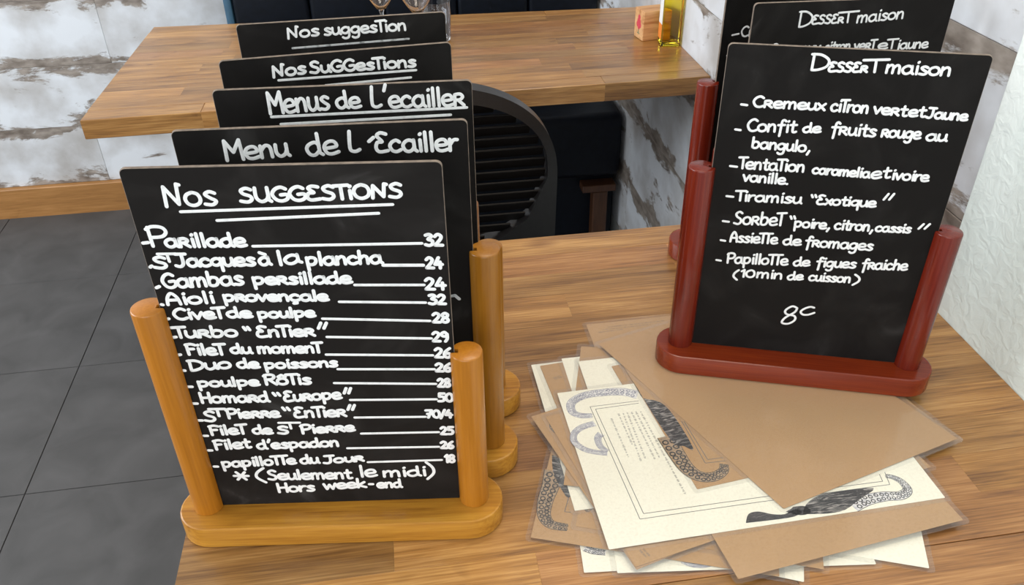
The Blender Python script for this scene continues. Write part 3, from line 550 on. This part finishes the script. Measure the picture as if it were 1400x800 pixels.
class Strokes:
    """flat marker strokes lying on the plane y = 0, facing -y (or +z when flat)"""
    def __init__(self, flat=False): self.v = []; self.f = []; self.flat = flat
    def pt(self, x, z, h): self.v.append((x, z, h) if self.flat else (x, -h, z)); return len(self.v) - 1
    def disc(self, x, z, r, h, n=8):
        c = self.pt(x, z, h * 1.15); ring = [self.pt(x + r * math.cos(2 * math.pi * i / n), z + r * math.sin(2 * math.pi * i / n), h * 0.4) for i in range(n)]
        for i in range(n): self.f.append((c, ring[i], ring[(i + 1) % n]))
    def stroke(self, pts, wd, h=0.00025, caps=True):
        r = wd / 2
        for i, (x, z) in enumerate(pts):
            if caps: self.disc(x, z, r, h)
            if i:
                px, pz = pts[i - 1]; dx, dz = x - px, z - pz; L = math.hypot(dx, dz)
                if L < 1e-7: continue
                nx, nz = -dz / L * r, dx / L * r
                a = self.pt(px + nx, pz + nz, h * 0.4); b = self.pt(x + nx, z + nz, h * 0.4); c = self.pt(x, z, h); d = self.pt(px, pz, h); e = self.pt(px - nx, pz - nz, h * 0.4); f_ = self.pt(x - nx, z - nz, h * 0.4)
                self.f += [(d, c, b, a), (e, f_, c, d)]
    def ring(self, x, z, r, wd, n=8, sq=1.0, h=0.00004):
        o = [self.pt(x + r * math.cos(2 * math.pi * i / n), z + r * sq * math.sin(2 * math.pi * i / n), h) for i in range(n)]
        q = [self.pt(x + (r - wd) * math.cos(2 * math.pi * i / n), z + (r - wd) * sq * math.sin(2 * math.pi * i / n), h) for i in range(n)]
        for i in range(n): j = (i + 1) % n; self.f.append((o[i], o[j], q[j], q[i]))
    def poly(self, pts, h=0.00004):
        self.f.append(tuple(self.pt(x, z, h) for x, z in pts))
    def build(self, name, m_, parent, loc=(0, 0, 0)): return link(name, pymesh(name, self.v, self.f), m_, parent, loc)

# ================================================================ menu stands and chalkboards
def stand(label, x, y, z, ang, hl, hr, wood_base, wood_post, group, tone=(1, 1, 1), pd=0.1135):
    t = empty('menu_stand', label, 'menu stand', (x, y, z), math.radians(ang), group)
    L, Rr, n = 0.138, 0.028, 14
    def stad(ins, zz):
        r = Rr - ins; pts = []
        for i in range(n + 1): a = -math.pi / 2 + math.pi * i / n; pts.append((L - Rr + r * math.cos(a), r * math.sin(a), zz))
        for i in range(n + 1): a = math.pi / 2 + math.pi * i / n; pts.append((-L + Rr + r * math.cos(a), r * math.sin(a), zz))
        return pts
    b = link('base', loft('base', [stad(0.001, 0), stad(0, 0.001), stad(0, 0.0205), stad(0.0004, 0.0215), stad(0.0015, 0.022)]), wood_base, t)
    autosmooth(b, 24)
    for side, h in ((-1, hl), (1, hr)):
        r0 = 0.0125; prof = []
        # round section with a thin slot that takes the board, opening towards the other post
        a0 = math.asin(0.0022 / r0); m_ = 26
        for i in range(m_ + 1):
            a = a0 + (2 * math.pi - 2 * a0) * i / m_; prof.append((r0 * math.cos(a), r0 * math.sin(a)))
        prof += [(0.0065, -0.0022), (0.0065, 0.0022)]
        prof = [(p_[0] * (1 if side < 0 else -1), p_[1] * (1 if side < 0 else -1)) for p_ in prof]
        def ring(s, zz): return [(p_[0] * s, p_[1] * (s if abs(p_[1]) > 0.0025 else 1), zz) for p_ in prof]
        o = link('post', loft('post', [ring(1, 0.0222), ring(1, h - 0.0015), ring(0.97, h - 0.0004), ring(0.92, h)]), wood_post, t, (side * pd, 0, 0))
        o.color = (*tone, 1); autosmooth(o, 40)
    return t
def chalkboard(label, x, y, z, ang, lines, group, sw=0.0022, tone=1.0, faint=(), top=0.318, hw=0.1045):
    t = empty('chalkboard', label, 'chalkboard', (x, y, z), math.radians(ang), group)
    r, n = 0.004, 5; pts = []
    for cx, cz, a0 in ((hw - r, r, -90), (hw - r, top - r, 0), (-hw + r, top - r, 90), (-hw + r, r, 180)):
        for i in range(n): a = math.radians(a0 + 90 * i / (n - 1)); pts.append((cx + r * math.cos(a), cz + r * math.sin(a)))
    m_ = len(pts); v = []; f = []; idx = []
    def rg(ins, yy): return [(a * (1 - ins / hw), yy, top / 2 + (b - top / 2) * (1 - ins / (top / 2))) for a, b in pts]
    for q in (rg(0.0004, -0.0015), rg(0, -0.0011), rg(0, 0.0011), rg(0.0004, 0.0015)): v += q
    for k in range(3):
        for i in range(m_): j = (i + 1) % m_; f.append((k * m_ + i, k * m_ + j, (k + 1) * m_ + j, (k + 1) * m_ + i)); idx.append(1)
    f.append(tuple(range(m_))[::-1]); idx.append(0); f.append(tuple(3 * m_ + i for i in range(m_))); idx.append(0)
    p_ = link('panel', pymesh('panel', v, f, idx), [M['board'], M['panel_edge']], t); p_.color = (tone, tone, tone, 1)
    bm = bmesh.new(); bm.from_mesh(p_.data); bmesh.ops.recalc_face_normals(bm, faces=bm.faces[:]); bm.to_mesh(p_.data); bm.free()
    for li, ln in enumerate(lines):
        s = Strokes(); nq = 0
        for it in ln:
            if it[0] == '"':
                nq += 1
                if nq == 2: it = ('”',) + tuple(it[1:])
            q = [c / 1000 for c in it[1:]]
            if it[0] == '-': st = [[(max(-0.1025, q[0]), q[1]), (min(0.1025, q[2]), q[3])]]
            else: st = word_strokes(it[0], *q[:4], q[4] * (0.9 if q[4] < 0.013 else 1.0))
            wd = sw if (it[0] == '-' or q[-1] > 0.0075) else sw * 0.85
            if it[0] == '-' and abs(q[2] - q[0]) > 0.03: wd = sw * 0.85
            for k in st: s.stroke([(max(-0.103, min(0.103, a)), b) for a, b in k], wd)
        s.build('lettering', M['chalk_faint'] if li in faint else M['chalk'], t, (0, -0.0015, 0))
    return t
HON = dict(wood_base=M['honey'], wood_post=M['honey_post']); RED = dict(wood_base=M['red'], wood_post=M['red_post'])
GS = 'honey coloured wooden menu stands in a row'; GR = 'dark red wooden menu stands on the right'
GB = 'handwritten chalkboards in the honey stands'; GD = 'handwritten dessert chalkboards in the red stands'
TZ = 0.7503
PX = dict(z=TZ)
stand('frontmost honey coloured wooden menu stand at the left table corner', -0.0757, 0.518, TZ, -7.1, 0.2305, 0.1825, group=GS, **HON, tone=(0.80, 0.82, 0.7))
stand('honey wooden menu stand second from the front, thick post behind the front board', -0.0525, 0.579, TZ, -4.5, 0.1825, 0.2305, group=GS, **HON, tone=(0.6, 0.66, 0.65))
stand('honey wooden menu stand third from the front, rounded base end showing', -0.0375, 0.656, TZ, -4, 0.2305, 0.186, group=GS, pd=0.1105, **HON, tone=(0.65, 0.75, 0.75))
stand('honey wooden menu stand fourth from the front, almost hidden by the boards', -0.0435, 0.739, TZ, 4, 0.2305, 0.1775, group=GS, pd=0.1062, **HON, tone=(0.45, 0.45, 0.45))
stand('rearmost honey wooden menu stand, hidden behind four chalkboards', -0.0405, 0.837, TZ, 1.6, 0.1825, 0.1825, group=GS, pd=0.1085, **HON)
stand('front dark red wooden menu stand standing on the laminated menus', 0.383, 0.637, 0.7598, -19.1, 0.2255, 0.1775, group=GR, **RED)
stand('middle dark red menu stand, hidden behind the front dessert board', 0.469, 0.804, TZ, -3.6, 0.1825, 0.1825, group=GR, **RED)
stand('rear dark red wooden menu stand whose tall left post shows by the farther table', 0.4715, 0.902, TZ, 6, 0.2305, 0.1825, group=GR, **RED)
BZ = TZ + 0.0224
chalkboard('front chalkboard listing NOS SUGGESTIONS with fish dishes and prices', -0.0757, 0.518, BZ, -7.1, TX1, GB, 0.0026, 1.2, faint=())
chalkboard('chalkboard headed Menu de L\'Ecailler in large spaced letters, second from the front', -0.0525, 0.579, BZ, -4.5, TX2, GB, 0.0027, 0.8, faint=(1,))
chalkboard('chalkboard headed Menus de L\'ecailler with double underline, third from the front', -0.0375, 0.656, BZ, -4, TX3, GB, 0.0027, 0.75, hw=0.1015)
chalkboard('chalkboard headed Nos Suggestions underlined, fourth from the front', -0.0435, 0.739, BZ, 4, TX4, GB, 0.0025, 0.75, hw=0.0995)
chalkboard('rearmost small chalkboard headed Nos suggestion in faint letters', -0.0405, 0.837, BZ, 1.6, TX5, GB, 0.0023, 0.75, faint=(1,), hw=0.0995)
chalkboard('front dessert chalkboard headed Dessert maison with seven desserts and a price', 0.383, 0.637, 0.7821, -19.1, TR1, GD, 0.0022, 0.85)
chalkboard('second dessert chalkboard whose top line Dessert maison shows behind the front one', 0.469, 0.804, BZ, -3.6, TR2, GD, 0.002, 0.95)
chalkboard('rear black chalkboard behind the dessert boards, only a dash and a C visible', 0.4715, 0.902, BZ, 6, TR3, GD, 0.002, 0.7, top=0.33)

# ================================================================ laminated menus
Z0 = 0.7503; DZ = 0.00052
def sheet(level, label, corner, ang, Lx, Ly, which, paper, art=(), text=(), shear=0.0):
    """one laminated sheet; corner = a known corner (x, y), which = 'bl','br','tl' ; Lx along its direction, Ly across"""
    a = math.radians(ang); ux = Vector((math.cos(a), math.sin(a))); uy = Vector((-math.sin(a), math.cos(a)))
    c = Vector(corner); sx = 1 if which[1] == 'l' else -1; sy = 1 if which[0] == 'b' else -1
    ctr = c + ux * Lx / 2 * sx + uy * Ly / 2 * sy; z = Z0 + level * DZ
    t = empty('laminated_menu', label, 'menu', (ctr.x, ctr.y, z), a, 'laminated menus fanned out on the nearer table')
    def rr(hx, hy, r, zz, n=4):
        P = []
        for cx, cy, a0 in ((hx - r, -hy + r, -90), (hx - r, hy - r, 0), (-hx + r, hy - r, 90), (-hx + r, -hy + r, 180)):
            for i in range(n): b = math.radians(a0 + 90 * i / (n - 1)); P.append((cx + r * math.cos(b) - shear * (cy + r * math.sin(b) + Ly / 2), cy + r * math.sin(b), zz))
        return P
    hx, hy = Lx / 2, Ly / 2
    link('paper', loft('paper', [rr(hx - 0.0045, hy - 0.0045, 0.0008, 0.0001), rr(hx - 0.0045, hy - 0.0045, 0.0008, 0.00032)]), M[paper], t)
    def loc(P): # world mm -> local
        out = []
        for x, y in P:
            d = Vector((x / 1000, y / 1000)) - ctr; lx, ly = d.dot(ux), d.dot(uy)
            out.append((max(-hx + 0.005, min(hx - 0.005, lx)), max(-hy + 0.005, min(hy - 0.005, ly))))
        return out
    for kind, polys, w0, w1, m_ in art:
        s = Strokes(True); g = random.Random(level)
        for P in polys:
            q = loc(P)
            if kind == 'line': s.stroke(q, w0, 0.00003, caps=False)
            elif kind == 'fill':
                qq = catmull(q + [q[0]], 3)[:-1]; s.poly(qq, 0.00003)
                cxx = sum(k[0] for k in q) / len(q); cyy = sum(k[1] for k in q) / len(q)
            elif kind == 'tent':   # engraved tentacle: outline plus rows of suckers
                path = catmull(q, 10); n = len(path)
                left, right = [], []
                for i in range(n):
                    x0, y0 = path[max(0, i - 1)]; x1, y1 = path[min(n - 1, i + 1)]; d = math.hypot(x1 - x0, y1 - y0) or 1
                    nx, ny = -(y1 - y0) / d, (x1 - x0) / d; wv = (w0 + (w1 - w0) * i / (n - 1)) / 2; x, y = path[i]
                    left.append((x + nx * wv, y + ny * wv)); right.append((x - nx * wv, y - ny * wv))
                sh = Strokes(True)
                for i in range(n - 1): sh.poly([left[i], left[i + 1], right[i + 1], right[i]], 0.0)
                sh.build('tentacle_shade', M['ink_shade_pale' if (m_ == 'ink_blue' or paper == 'cream') else 'ink_shade'], t, (0, 0, 0.00034))
                s.stroke(left, 0.0005, 0.00003, False); s.stroke(right, 0.0006, 0.00003, False)
                acc = 0
                for i in range(1, n):
                    acc += math.dist(path[i], path[i - 1]); wv = w0 + (w1 - w0) * i / (n - 1); r = max(0.0007, wv * 0.2)
                    if acc > r * 1.7:
                        acc = 0; x, y = path[i]; lx, ly = left[i]
                        for k in (0.28, 0.72) if wv > 0.004 else (0.5,):
                            cx_, cy_ = lx + (right[i][0] - lx) * k, ly + (right[i][1] - ly) * k
                            s.ring(cx_ + g.uniform(-.2, .2) * r, cy_ + g.uniform(-.2, .2) * r, r, r * 0.45)
                        s.stroke([left[i], (x + (left[i][0] - x) * 0.35, y + (left[i][1] - y) * 0.35)], 0.0004, 0.00003, False)
        s.build({'line': 'frame_print', 'fill': 'octopus_print', 'tent': 'tentacle_print'}[kind], M[m_], t, (0, 0, 0.00034))
    if text:
        s = Strokes(True); g = random.Random(5)
        for P in text:
            a0, b0 = loc(P); L = math.dist(a0, b0); d = ((b0[0] - a0[0]) / L, (b0[1] - a0[1]) / L); u = 0
            while u < L - 0.001:   # illegible small print: short marks word by word
                wl = g.uniform(0.0012, 0.0045)
                for k in range(max(1, int(wl / 0.0008))):
                    x, y = a0[0] + d[0] * (u + k * 0.0009), a0[1] + d[1] * (u + k * 0.0009); hgt = g.choice((0.0007, 0.0007, 0.0011))
                    s.stroke([(x - d[1] * hgt, y + d[0] * hgt), (x + d[1] * hgt, y - d[0] * hgt)], 0.00042, 0.00003, False)
                u += wl + 0.0012
        s.build('small_print', M['ink_line'], t, (0, 0, 0.00034))
    link('film', loft('film', [rr(hx, hy, 0.004, 0.0, 6), rr(hx, hy, 0.004, 0.00046, 6)]), M['film'], t)
    return t
A = ART; LG, SH = 0.303, 0.2135
sheet(1, 'cream menu under the kraft ones, cut off by the bottom edge of the photo', (0.2925, 0.384), -24, SH, LG * 0.8, 'br', 'cream')
sheet(2, 'cream menu peeking out at the lower left below the octopus kraft menu', (0.1125, 0.423), -5.5, LG * 0.9, SH, 'bl', 'cream', [('tent', A['W2_tent'], 0.007, 0.005, 'ink')])
sheet(3, 'cream menu with a rounded lower left corner under the pile', (0.139, 0.418), -7.0, 0.222, 0.27, 'bl', 'cream', [('tent', A['W1_tent'][4:5], 0.006, 0.004, 'ink_blue')])
sheet(4, 'cream menu with a free corner at the lower right of the pile', (0.398, 0.379), -21.5, LG * 0.97, SH, 'br', 'cream')
sheet(5, 'kraft menu with a dark octopus print sticking out at the lower left', (0.0745, 0.4655), -20.5, SH, LG * 0.75, 'bl', 'kraft', [('fill', A['K5_dark'], 0, 0, 'ink_body'), ('tent', A['K5_tent'], 0.018, 0.007, 'ink'), ('line', A['K5_frame'], 0.0007, 0, 'ink_line')])
sheet(6, 'kraft menu resting on the octopus kraft menu, small corner under the cream menu', (0.1145, 0.471), -22, SH, LG * 0.75, 'bl', 'kraft', [('tent', A['K6_tent'], 0.006, 0.006, 'ink')])
sheet(7, 'cream menu at the upper left corner of the pile', (0.115, 0.6985), 1.0, LG, SH, 'tl', 'cream')
sheet(8, 'kraft menu lying on the upper left cream menu', (0.1235, 0.6945), 4.5, LG, SH * 0.95, 'tl', 'kraft', text=[[(139, 668), (147, 671)], [(140, 666), (146, 668)]])
sheet(9, 'narrow strip of cream menu between two kraft corners at the top of the pile', (0.149, 0.7025), 0.0, LG * 0.6, SH, 'tl', 'cream')
sheet(10, 'kraft menu with a rounded corner poking up at the top of the pile', (0.176, 0.7205), -17, LG * 0.93, SH, 'tl', 'kraft')
sheet(11, 'kraft menu pointing left at the left edge of the pile', (0.100, 0.6155), 15.5, LG * 1.2, SH * 0.98, 'tl', 'kraft', [('tent', A['K4_tent'], 0.007, 0.005, 'ink')])
sheet(12, 'kraft menu with tiny print below the cream menu', (0.1555, 0.4165), 12, LG * 1.03, 0.2, 'bl', 'kraft', text=[[(167, 437), (171, 428)], [(170, 438), (173, 431)]])
sheet(13, 'cream menu corner at the top centre of the pile', (0.165, 0.6925), 0.0, SH * 1.2, SH, 'tl', 'cream')
sheet(14, 'large kraft menu fanned out towards the lower right under the cream menu', (0.2325, 0.3915), 7.0, 0.222, LG * 0.95, 'bl', 'kraft')
sheet(15, 'cream menu with black octopus and framed text on top of the pile', (0.137, 0.4365), 1.2, 0.314, 0.208, 'bl', 'cream',
      [('line', A['W1_frame'], 0.00065, 0, 'ink_line'), ('tent', A['W1_tent'][0:1], 0.012, 0.006, 'ink_blue'), ('tent', A['W1_tent'][1:3], 0.007, 0.005, 'ink_blue'),
       ('tent', A['W1_tent'][3:4], 0.013, 0.004, 'ink'), ('fill', A['W1_head'], 0, 0, 'ink'), ('fill', A['W1_eye'], 0, 0, 'ink'), ('fill', A['W1_body'], 0, 0, 'ink_body')], A['W1_text'])
sheet(0, 'kraft menu with fine lines of print at the back of the pile', (0.1905, 0.7645), 0.0, SH, LG * 0.6, 'tl', 'kraft', text=[[(206, 743), (232, 744)], [(219, 751), (284, 752)], [(212, 747), (270, 748)]])
sheet(16, 'small kraft menu with octopus tentacle tucked under the top kraft menu', (0.231, 0.487), 6.5, 0.20, 0.20, 'bl', 'kraft',
      [('fill', A['K2_dark'], 0, 0, 'ink_body'), ('tent', A['K2_tent'], 0.018, 0.007, 'ink'), ('line', A['K2_frame'], 0.0007, 0, 'ink_line')])
sheet(17, 'topmost plain kraft menu lying askew under the red stand', (0.2985, 0.4525), 15.4, 0.2135, 0.281, 'bl', 'kraft', shear=0.12)

# ================================================================ things on the farther table
def wine_glass(label, x, y, s, hb):
    t = empty('wine_glass', label, 'wine glass', (x, y, 0.7503), 0, 'wine glasses on the farther table')
    prof = [(0.0, 0.0), (0.033, 0.0), (0.034, 0.0015), (0.012, 0.004), (0.0045, 0.008), (0.0036, 0.02), (0.0036, hb - 0.01), (0.006, hb - 0.003)]
    R0, H = 0.043 * s, 0.105 * s
    outp = []; inp = []
    for i in range(15):
        u = i / 14; r = R0 * math.sin(math.pi * (0.06 + 0.60 * u)) ** 0.85; outp.append((r, hb + H * u)); inp.append((max(0.0005, r - 0.0011), hb + 0.002 + (H - 0.002) * u))
    fx = link('bowl', lathe('bowl', [(0.0004, hb - 0.002)] + outp + inp[::-1] + [(0.0003, hb + 0.0015)], 40), M['glass'], t); autosmooth(fx, 60)
    st = link('stem', lathe('stem', [(0.0002, 0.0)] + prof[1:] + [(0.0002, hb - 0.0022)], 28), M['glass'], t); autosmooth(st, 60)
wine_glass('left wine glass with a slim visible stem behind the rearmost chalkboard', -0.005, 1.795, 0.95, 0.082)
wine_glass('right wine glass with a wide bowl behind the rearmost chalkboard', 0.0665, 1.742, 1.1, 0.086)
t = empty('tumbler', 'clear straight tumbler whose edge shows right of the rearmost chalkboard', 'glass', (0.107, 1.828, 0.7503))
tb = link('glass_wall', lathe('glass_wall', [(0.0004, 0.0), (0.029, 0.0), (0.031, 0.002), (0.034, 0.083), (0.0328, 0.083), (0.0295, 0.008), (0.0004, 0.007)], 40), M['glass'], t); autosmooth(tb, 50)
t = empty('wooden_block', 'small pine block with a red print beside the oil bottle', 'wooden block', (0.5665, 1.757, 0.7503), math.radians(9))
link('block', box_me('block', -0.031, 0.031, -0.02, 0.024, 0, 0.062, 0.0015, 2), M['pine'], t)
s = Strokes(False)
for cx, cz, r in ((0, 0.036, 0.0085), (-0.005, 0.03, 0.0065), (0.005, 0.03, 0.0065), (0, 0.045, 0.006), (0, 0.024, 0.005)): s.disc(cx, cz, r, 0.0003, 14)
o = s.build('red_print', M['red_print'], t, (-0.0311, 0.002, 0)); o.rotation_euler = (0, 0, -math.pi / 2)
s = Strokes(False); s.stroke([(0, 0.02), (0, 0.012)], 0.003); s.stroke([(-0.005, 0.012), (0.005, 0.011)], 0.002)
o = s.build('dark_print', M['green_print'], t, (-0.0311, 0.002, 0)); o.rotation_euler = (0, 0, -math.pi / 2)
t = empty('oil_bottle', 'square bottle of golden oil with white and orange label at the wall', 'bottle', (0.5885, 1.706, 0.7503), math.radians(-4))
def sq(hw, z, r=0.003, n=3):
    P = []
    for cx, cy, a0 in ((hw - r, -hw + r, -90), (hw - r, hw - r, 0), (-hw + r, hw - r, 90), (-hw + r, -hw + r, 180)):
        for i in range(n): b = math.radians(a0 + 90 * i / (n - 1)); P.append((cx + r * math.cos(b), cy + r * math.sin(b), z))
    return P
H = 0.0202
autosmooth(link('bottle_glass', loft('bottle_glass', [sq(H - 0.002, 0), sq(H, 0.002), sq(H, 0.150), sq(H * 0.8, 0.168), sq(0.011, 0.178, 0.006), sq(0.0105, 0.205, 0.006)]), M['oil'], t), 40)
link('cap', lathe('cap', [(0.0125, 0.2052), (0.0125, 0.228), (0.0115, 0.2295)], 24), M['cap'], t)
link('label_upper', box_me('label_upper', -H - 0.0006, -H - 0.0001, -0.013, 0.013, 0.045, 0.11), M['label_white'], t)
link('label_lower', box_me('label_lower', -H - 0.0006, -H - 0.0001, -0.013, 0.013, 0.014, 0.0448), M['label_orange'], t)
